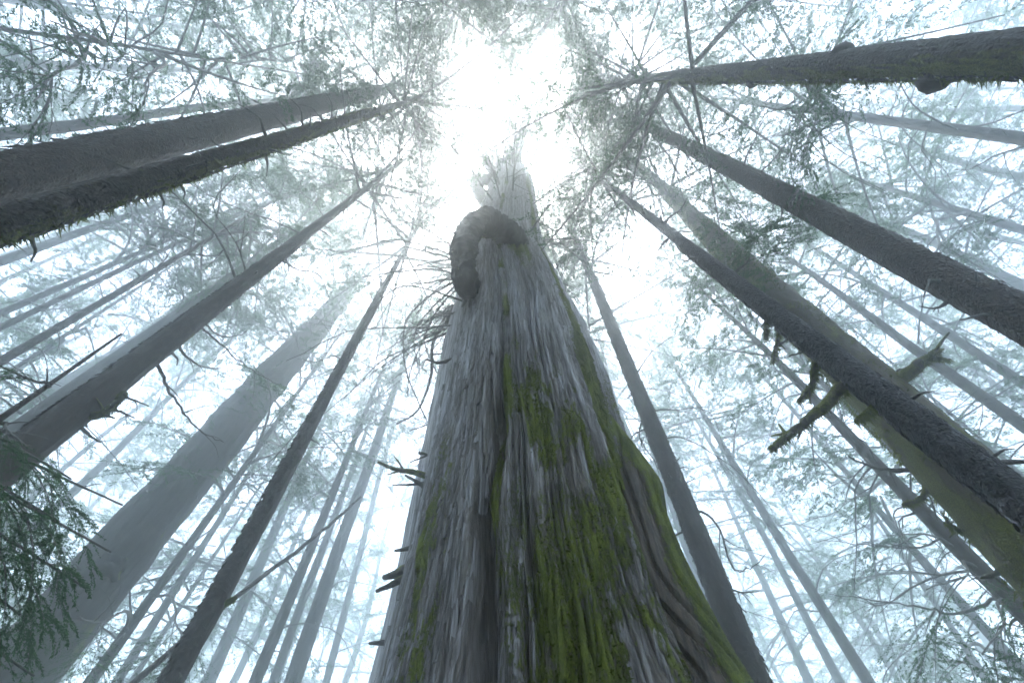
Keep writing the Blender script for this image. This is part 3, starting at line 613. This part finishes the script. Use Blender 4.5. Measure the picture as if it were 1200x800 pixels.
BARK = {'spruce': M_SPRUCE, 'hem': M_HEM, 'hemwet': M_WET, 'mossy': M_MOSSY, 'patchy': M_PATCHY, 'cedar': M_CEDAR2}
KIND = {'spruce': 'spruce_tree', 'hem': 'hemlock_tree', 'hemwet': 'hemlock_tree', 'mossy': 'mossy_tree', 'patchy': 'hemlock_tree', 'cedar': 'cedar_tree'}
LABEL = {
 'L1': 'thick dark conifer with scaly bark, right beside a thinner stub-studded mossy trunk',
 'L2': 'thin mossy trunk studded with short broken stubs, alongside a thicker scaly trunk',
 'L3': 'slim grey conifer, half faded, running parallel behind the thick scaly trunk',
 'L4': 'very thin dark leaning sapling with long crooked bare branches',
 'L5': 'foggy grey trunk behind the thin leaning sapling',
 'L6': 'palest foggy trunk beyond the thin leaning sapling, wrapped in foliage',
 'L7': 'pale foggy trunk just behind the thin mossy stubbed trunk',
 'L8': 'slender grey trunk, farther of a close pair',
 'L8b': 'slender grey trunk with drooping side twigs, nearer of a close pair',
 'L9': 'slim dark conifer between the close slender pair and the hooked-branch trunk',
 'L10': 'faint needle-thin trunk behind the slim dark conifer',
 'L11': 'stout dark conifer with a cluster of hooked dead branches and long drooping twigs',
 'L11b': 'grey foggy trunk with short pegs, running beside the hooked-branch trunk',
 'L11c': 'hazy trunk seen tight along the upper length of the hooked-branch trunk',
 'L12': 'massive foggy cedar trunk with a mossy burl on its side',
 'L13': 'straight dark trunk with one small mossy twig, between massive foggy cedar and giant cedar',
 'L14': 'slim grey trunk next to the massive foggy cedar',
 'L15': 'faded thin trunk between two slim trunks near the massive foggy cedar',
 'L16': 'thinnest faded trunk behind the straight dark trunk',
 'L17': 'pale foggy trunk just past the straight dark trunk with the mossy twig',
 'L18': 'slender trunk that the leaning dead pole crosses',
 'L20': 'pale slender trunk between the pole-crossed trunk and a thicker grey one',
 'L21': 'medium grey foggy trunk, stoutest of the group beside the giant cedar',
 'L22': 'faint thin trunk standing nearest the giant cedar on its stub-covered side',
 'R23': 'straight grey trunk with small dead twigs, beside the giant cedar\'s mossy buttress',
 'R24': 'pale foggy trunk peeking out between mossy buttress and straight grey trunk',
 'R25': 'lone slender hazy trunk in open foliage beyond the straight grey trunk',
 'R26': 'ghostly faint trunk next to the lone slender hazy one',
 'R27': 'blue grey trunk with long level bare branches, beyond the big moss-covered tree',
 'R28': 'narrow trunk partly hidden behind the big moss-covered tree',
 'R29': 'slim hazy trunk behind the blue grey trunk with level branches',
 'R30': 'faint leaning trunk lost among dark low foliage',
 'R1': 'dark wet trunk with hanging mossy limbs, crossing in front of the moss-covered tree',
 'R2': 'big moss-covered trunk overlapped by a dark wet trunk',
 'R3': 'reddish brown conifer with rough flaky bark and a curved dead twig',
 'R4': 'moss-streaked trunk with round dark knots jutting from it',
 'R5': 'grey hazy trunk with tangled bare branches under a leafy spray',
 'R6': 'faint trunk between the tangled grey trunk and the reddish flaky one',
 'R7': 'hazy thin trunk just beneath the reddish flaky trunk',
 'R8': 'blue hazy trunk between the reddish flaky trunk and the moss-covered tree',
 'R9': 'needle-thin pale trunk hugging the edge of the moss-covered tree',
}
# crown base height, crown variant
CB = {'L1': (25, 6), 'L2': (21, 6), 'L3': (23, 4), 'L4': (14, 4), 'L5': (17, 0), 'L6': (14, 3), 'L7': (15, 1), 'L8': (14, 2), 'L8b': (15, 4), 'L9': (14, 2), 'L10': (11, 4),
      'L11': (19, 7), 'L11b': (16, 1), 'L11c': (18, 3), 'L12': (15, 3), 'L13': (19, 6), 'L14': (10, 0), 'L15': (9, 1), 'L16': (8, 2), 'L17': (11, 5), 'L18': (13, 4), 'L20': (12, 2), 'L21': (17, 1), 'L22': (13, 4),
      'R23': (19, 7), 'R24': (12, 1), 'R25': (12, 2), 'R26': (10, 5), 'R27': (9.5, 4), 'R28': (12, 2), 'R29': (8, 1), 'R30': (8, 3), 'R1': (19, 6), 'R2': (20, 7), 'R3': (27, 7), 'R4': (14, 6), 'R5': (15.5, 1), 'R6': (14, 3), 'R7': (13, 0), 'R8': (14, 2), 'R9': (10, 4)}
NLONG = {'L1': 0, 'L2': 1, 'R1': 0, 'R2': 2, 'R3': 4, 'R4': 0, 'L12': 3, 'L13': 5, 'R23': 10, 'R5': 30, 'R27': 24, 'R29': 14, 'L4': 16, 'L8b': 14, 'L11b': 8, 'R8': 12, 'R7': 12}
NSTUB = {'L2': 34, 'L1': 6, 'R3': 26, 'R1': 22, 'R2': 12, 'R4': 0, 'L12': 0, 'L11b': 26}
ROOT = {}
for i, (tid, kind, bx, by, lx, ly, z1, r1, z2, r2) in enumerate(TREES):
    gz = float(ground_z(bx, by)); zc, cv = CB[tid]; far = float(np.interp(math.hypot(bx, by), [8, 18], [1.05, 1.55])); zc = zc * far; H = zc + CROWN_H[cv] * far
    root = thing(KIND[kind], LABEL[tid], "tree", (bx, by, gz)); ROOT[tid] = (root, (bx, by, gz))
    big = tid in ('L1', 'L2', 'L11', 'L12', 'L13', 'R1', 'R2', 'R3', 'R4', 'R23')
    slope = (r1 - r2) / (z2 - z1); r0 = r1 + min(slope, .012) * z1
    zs = [-.6, z1, z2, max(z2 + 2, zc), H - 1, H + .1]; rs = [r0, r1, r2, max(.03, min(r2, r2 * (H - max(z2 + 2, zc)) / (H - z2 + .01) * 1.0)), .03, .012]
    if not big: obj("trunk", trunk_mesh("trunk", (lx, ly), zs, rs, H, BARK[kind], 20, 90, .012, 40 * i, .15), root)
    else: obj("trunk", trunk_mesh("trunk", (lx, ly), zs, rs, H, BARK[kind], 64, 430, {'spruce': .035, 'mossy': .035, 'patchy': .03, 'cedar': .12}.get(kind, .014), 40 * i, .08, kind in ('spruce', 'hemwet', 'patchy'), .22 if kind == 'cedar' else 1.0), root)
    rg = np.random.default_rng(3000 + i)
    if kind in ('mossy', 'patchy'):                 # moss fur
        nf = 15000 if kind == 'mossy' else 3500; zz = 3 + (z2 + 2 - 3) * rg.random(nf); aa = rg.uniform(0, 2 * math.pi, nf) if kind == 'mossy' else rg.normal(1.6, .7, nf); rr = np.interp(zz, zs, rs) * rg.uniform(.97, 1.05, nf)
        keep = vnoise(aa * 6 / 6.2832, zz * 1.1, 77 + i, 6) + .5 * vnoise(aa * 18 / 6.2832, zz * 4, 78 + i, 18) > .62; aa, zz, rr = aa[keep], zz[keep], rr[keep]; nk = len(aa)
        d_ = np.stack([np.cos(aa), np.sin(aa), rg.normal(-.6, .5, nk)], -1) + rg.normal(0, .3, (nk, 3)); P_ = np.stack([lx * zz + rr * np.cos(aa), ly * zz + rr * np.sin(aa), zz], -1)
        L_ = rg.uniform(.02, .085, (nk, 1)); s_ = np.cross(d_, rg.normal(0, 1, (nk, 3))); s_ *= .012 / np.linalg.norm(s_, axis=1)[:, None]
        fa = Acc(); fa.add(np.stack([P_ - s_, P_ + s_, P_ + d_ * L_], 1).reshape(-1, 3), np.arange(nk * 3).reshape(-1, 3)); fo = obj("moss", fa.mesh("moss_fur", [M_MOSSTUFT], False), root); fo["kind"] = "stuff"
    if kind in ('spruce', 'patchy', 'hemwet') or (kind == 'hem' and big):      # loose bark scales
        nf = 5200; zz = 3 + (z2 - 3) * rg.random(nf) ** 1.3; aa = rg.uniform(0, 2 * math.pi, nf); rr = np.interp(zz, zs, rs) * 1.02
        hw = rg.uniform(.012, .04, nf) / rr; hh = rg.uniform(.02, .07, nf) * (1 if kind != 'spruce' else 1.3); lf = rg.uniform(.006, .026, nf)
        def pt(da, dz, off): return np.stack([lx * zz + (rr + off) * np.cos(aa + da), ly * zz + (rr + off) * np.sin(aa + da), zz + dz], -1)
        v = np.stack([pt(-hw * rg.uniform(.5, 1, nf), hh, -.014), pt(hw * rg.uniform(.5, 1, nf), hh, -.014), pt(hw, -hh * rg.uniform(.2, 1, nf), lf - .006), pt(hw * .1, -hh, lf), pt(-hw, -hh * rg.uniform(.2, 1, nf), lf - .006)], 1)
        fa = Acc(); fa.add(v.reshape(-1, 3), np.arange(nf * 5).reshape(-1, 5)); fo = obj("bark_scales", fa.mesh("bark_scales", [BARK[kind]], False), root); fo["kind"] = "stuff"
    obj("crown", CROWNS[cv], root, (lx * zc, ly * zc, zc), (0, 0, rg.uniform(0, 6.28)), (rg.uniform(.85, 1.1) * far,) * 2 + (far,))
    for q in range(NSTUB.get(tid, 8)):
        z = rg.uniform(3.5, zc + 1); an = rg.uniform(0, 6.28); rr = np.interp(z, zs, rs) * .9
        s = rg.uniform(.7, 1.3) * (1.4 if big else 1)
        obj("branch_stub", STUBS[rg.integers(len(STUBS))], root, (lx * z + rr * math.cos(an), ly * z + rr * math.sin(an), z), (0, rg.uniform(-.3, .5), an), (s, s, s))
    for q in range(NLONG.get(tid, 7)):
        z = rg.uniform(.45, 1.1) * zc; an = rg.uniform(0, 6.28); rr = np.interp(z, zs, rs) * .9; s = rg.uniform(.6, 1.2) * far
        obj("dead_branch", LONGS[rg.integers(len(LONGS))], root, (lx * z + rr * math.cos(an), ly * z + rr * math.sin(an), z), (rg.uniform(-.4, .4), rg.uniform(-.5, .4), an), (s, s, s))
for k, (tid, pts, r0, mo) in enumerate(LIMBS):
    root, og = ROOT[tid]
    o = obj("mossy_branch" if mo else "dead_branch", limb_mesh("limb", pts, r0, r0 * (.45 if mo else .2), M_LIMBMOSS if mo else M_DEAD, 9, n=24, bump=.3 if mo else .1, forks=3 if mo else 4, seed=1200 + k, origin=og, jitter=.12), root)
    if mo: moss_fringe(root, pts, r0 * 1.1, 700, 1400 + k, og)
root, og = ROOT['R4']
for k, (x, y, z, r) in enumerate(KNOTS):
    ax = np.array([og[0], og[1] + .0159 * z, z]); d = np.array([x, y, z]) - ax; d[2] = 0
    d = d / (np.linalg.norm(d) + 1e-6); s0 = ax + d * .10; s1 = ax + d * (.15 + r * 1.15)
    a = Acc(); u = np.linspace(0, 1, 9)
    add_tube(a, s0 + (s1 - s0) * u[:, None] - np.array(og), r * np.array([.9, .95, 1.05, 1.1, 1.08, 1.0, .9, .65, .2]), 14, bump=.12, seed=50 + k)
    obj("knot", a.mesh("knot", [M_HEM]), root)
# burl with a moss cap on the massive foggy cedar
root, og = ROOT['L12']
a = Acc(); c0 = np.array(BURL) - og
th, ph = np.meshgrid(np.linspace(0, 2 * math.pi, 28, endpoint=False), np.linspace(.02, math.pi - .02, 18))
rb = .42 * (1 + .5 * (vnoise(th * 3 / 6.283 * 2, ph * 3, 70, 6) - .5) + .25 * (vnoise(th * 9 / 6.283 * 2, ph * 7, 71, 18) - .5))
a.add(np.stack([c0[0] + rb * np.sin(ph) * np.cos(th), c0[1] + rb * np.sin(ph) * np.sin(th), c0[2] + 1.15 * rb * np.cos(ph)], -1).reshape(-1, 3), grid_faces(18, 28))
obj("burl", a.mesh("burl", [M_BURL]), root)

# leaning dead pole
t = thing("leaning_pole", "thin dead pole leaning diagonally across slender trunks", "dead tree", (-8.6, 9.0, 0))
pole = [(-8.6, 9.0, -.2), (-6.86, 9.3, 5.3), (-5.14, 10.6, 9.7), (-4.6, 11.0, 11.2)]
obj("trunk", limb_mesh("pole", pole, .085, .03, M_HEM, 8, n=40, origin=(-8.6, 9.0, 0)), t)
obj("dead_branch", STUBS[3], t, (3.0, 1.25, 8.6), (0, .2, .5))

# ------------------------------------------------------------------ near leafy boughs
def bough_mesh(seed, L=2.6, leaf=.05, n=3, dens=1.0):
    rg = np.random.default_rng(seed); a = Acc()
    for k in range(n):
        an = (k - (n - 1) / 2) * .35 + rg.normal(0, .1); d = np.array([math.cos(an), math.sin(an), rg.uniform(-.2, .1)]); d /= np.linalg.norm(d)
        spray(a, np.zeros(3), d, L * rg.uniform(.7, 1.05), rg, leaf, dens, droop=rg.uniform(.3, .7), limb_r=.014, fill=2.2)
    return a.mesh("bough", [M_DEAD, M_LEAF], False)
BOUGHS = [bough_mesh(1, 2.6, .04), bough_mesh(2, 3.2, .042, 4), bough_mesh(3, 2.2, .038, 3), bough_mesh(4, 2.4, .03, 4, 1.2)]
def bough(tid, at, tip, var, sc=1.0):
    """a limb from the trunk that ends in a fan of needles"""
    root, og = ROOT[tid]; at, tip, og = np.array(at), np.array(tip), np.array(og); d = tip - at; D = np.linalg.norm(d)
    L = min([2.6, 3.2, 2.2, 2.4][var] * sc, D * .8); st = tip - d / D * L * .9; mid = (at + st) / 2 + np.array([0, 0, .06 * D])
    lb = obj("leafy_branch", limb_mesh("leafy_limb", [at, mid, st, tip], .02 + .006 * D, .008, M_DEAD, 6, n=18, forks=3, seed=int(abs(at[0] * 100)), origin=og), root)
    an = math.atan2(d[1], d[0]); el = math.atan2(d[2], math.hypot(d[0], d[1])); k = L / [2.6, 3.2, 2.2, 2.4][var]
    obj("foliage", BOUGHS[var], lb, tuple(st - og), (0, -el, an), (k, k, k))
bough('R5', (12.94, 1.28, 20.05), (4.91, 0.48, 11.74), 1, 1.00)
bough('R5', (12.94, 1.27, 20.50), (5.42, 1.04, 11.94), 0, 1.00)
bough('R5', (12.94, 1.27, 20.55), (5.98, 0.04, 12.72), 2, 1.00)
bough('R2', (6.99, 4.82, 16.25), (4.49, 2.61, 11.84), 1, 1.00)
bough('R2', (6.96, 4.85, 15.35), (4.59, 3.86, 10.91), 2, 1.00)
bough('R2', (6.93, 4.90, 14.05), (5.15, 2.27, 11.61), 0, 1.00)
bough('R6', (21.69, 5.58, 23.55), (12.31, 4.52, 14.46), 0, 1.00)
bough('R3', (6.16, 1.92, 23.00), (4.66, 2.48, 14.50), 1, 1.00)
bough('R3', (6.18, 1.82, 26.15), (3.85, -0.46, 16.69), 1, 1.00)
bough('L1', (-6.46, 0.55, 26.10), (-6.47, -0.82, 20.17), 1, 1.00)
bough('L4', (-9.57, -0.69, 14.25), (-5.49, -0.59, 8.20), 1, 1.00)
bough('L4', (-9.58, -0.61, 16.00), (-5.69, 0.20, 9.63), 0, 1.00)
bough('L4', (-9.57, -0.72, 13.55), (-5.86, 0.25, 7.90), 2, 1.00)
bough('R27', (9.63, 8.74, 7.35), (6.40, 6.83, 5.78), 1, 1.00)
bough('R27', (9.64, 8.72, 6.60), (6.31, 6.69, 4.80), 0, 1.00)
bough('R29', (16.87, 17.07, 9.35), (9.27, 11.10, 6.83), 1, 1.00)
bough('L14', (-13.05, 16.20, 10.05), (-9.36, 9.98, 7.14), 1, 1.00)
bough('L14', (-13.03, 16.22, 11.25), (-7.97, 12.46, 7.67), 0, 1.00)

# young hemlock whose boughs hang in from the edge
yb = (-5.0, 3.05, float(ground_z(-5.0, 3.05)))
yt = thing("young_hemlock", "dark young hemlock with drooping needle sprays in front of the massive foggy cedar", "tree", yb); ROOT['Y'] = (yt, yb)
obj("trunk", trunk_mesh("trunk", (-.03, -.01), [-.6, 4, 6.8], [.06, .04, .012], 6.8, M_HEM, 12, 60, .004, 8800, .2), yt)
for k, q in enumerate([(-4.2, 3.30, 4.7), (-3.75, 3.84, 4.3), (-4.1, 3.47, 4.35), (-3.75, 3.55, 4.6), (-3.85, 4.00, 4.05), (-4.0, 4.33, 3.5), (-4.20, 3.97, 3.8), (-4.55, 2.96, 4.80), (-4.0, 4.1, 3.3), (-5.6, 2.2, 4.5), (-5.9, 3.6, 4.2), (-5.2, 2.4, 5.4)]):
    zt = q[2] + .35; bough('Y', (yb[0] - .03 * zt, yb[1] - .01 * zt, zt), q, 3, .5 + .18 * (k % 3) / 2)

# ------------------------------------------------------------------ forest behind and around
pts = [(t[2], t[3]) for t in TREES] + [(.5, 5.7), (-.7, 6.6)]
FILL = []
OVER = [(.3, -5.2), (-2.3, -3.7), (2.5, -3.3), (-5.2, -4.6), (3.4, -6.2), (-.6, -9.5), (8.4, -5.6), (-9.5, -4.2), (13, -3.5), (-14, -5.5), (2.4, 14.0), (-1.6, 13.2), (.4, 19.5), (-3.5, 22.5), (3.0, 24.5)]
for x, y in OVER:
    pts.append((x, y)); FILL.append((x, y, math.hypot(x, y)))
rg = np.random.default_rng(77); tries = 0
while len(FILL) < 150 and tries < 6000:
    tries += 1
    r = 9 + 62 * rg.random() ** .75; az = rg.uniform(-math.pi, math.pi)
    x, y = r * math.sin(az), r * math.cos(az)
    if y < -20 or (y < 0 and r > 42): continue
    if r < 20 and y > -4: continue
    if min(math.hypot(x - a, y - b) for a, b in pts) < 4.2: continue
    pts.append((x, y)); FILL.append((x, y, r))
ftr = [trunk_mesh("far_trunk", (0, 0), [-.6, 8, 25, 40], [.22, .18, .11, .02], 38, M_HEM, 12, 40, .01, 9000 + k, .3) for k in range(3)]
for k, (x, y, r) in enumerate(FILL):
    rg = np.random.default_rng(7000 + k); gz = float(ground_z(x, y))
    back = y < 0
    lab = "conifer facing the giant cedar's mossy front, only its drooping leafy crown showing" if back else "distant conifer dissolving into the fog behind the nearer trunks"
    root = thing("hemlock_tree", lab, "tree", (x, y, gz), "overhanging conifers" if back else "distant foggy conifers")
    cv = 6 + k % 2 if abs(x) < 3 and y > 0 else int(rg.integers(6)); far = 1.25 if r < 14 else 1.6; zc = rg.uniform(23, 29) if r < 14 else rg.uniform(20, 27) if r < 30 else rg.uniform(10, 22); s = rg.uniform(1.0, 1.9)
    zz = (zc + CROWN_H[cv] * far) / 38
    obj("trunk", ftr[k % 3], root, (0, 0, 0), (0, 0, rg.uniform(0, 6)), (s, s, zz))
    obj("crown", CROWNS[cv], root, (0, 0, zc), (0, 0, rg.uniform(0, 6.28)), (rg.uniform(.9, 1.2) * far,) * 2 + (far,))
    if not back and r < 45:
        for q in range(6):
            z = rg.uniform(.4, 1) * zc; an = rg.uniform(0, 6.28)
            obj("dead_branch", LONGS[rg.integers(len(LONGS))], root, (.12 * math.cos(an), .12 * math.sin(an), z), (0, rg.uniform(-.4, .3), an), (1.5, 1.5, 1.5))

# ------------------------------------------------------------------ fog
hm = bpy.data.materials.new("fog"); hm.use_nodes = True; hn = hm.node_tree.nodes; hn.clear()
out = hn.new("ShaderNodeOutputMaterial"); pv = hn.new("ShaderNodeVolumePrincipled")
pv.inputs["Color"].default_value = (.93, .99, 1.0, 1); pv.inputs["Density"].default_value = HAZE_DENSITY; pv.inputs["Anisotropy"].default_value = HAZE_G
hm.node_tree.links.new(pv.outputs[0], out.inputs["Volume"])
acc = Acc(); s = 133; z0, z1 = -2.2, 72
acc.add([(x, y, z) for z in (z0, z1) for x, y in ((-s, -s), (s, -s), (s, s), (-s, s))], [(0, 3, 2, 1), (4, 5, 6, 7), (0, 1, 5, 4), (1, 2, 6, 5), (2, 3, 7, 6), (3, 0, 4, 7)])
h = obj("haze", acc.mesh("haze", [hm], False)); h["kind"] = "stuff"
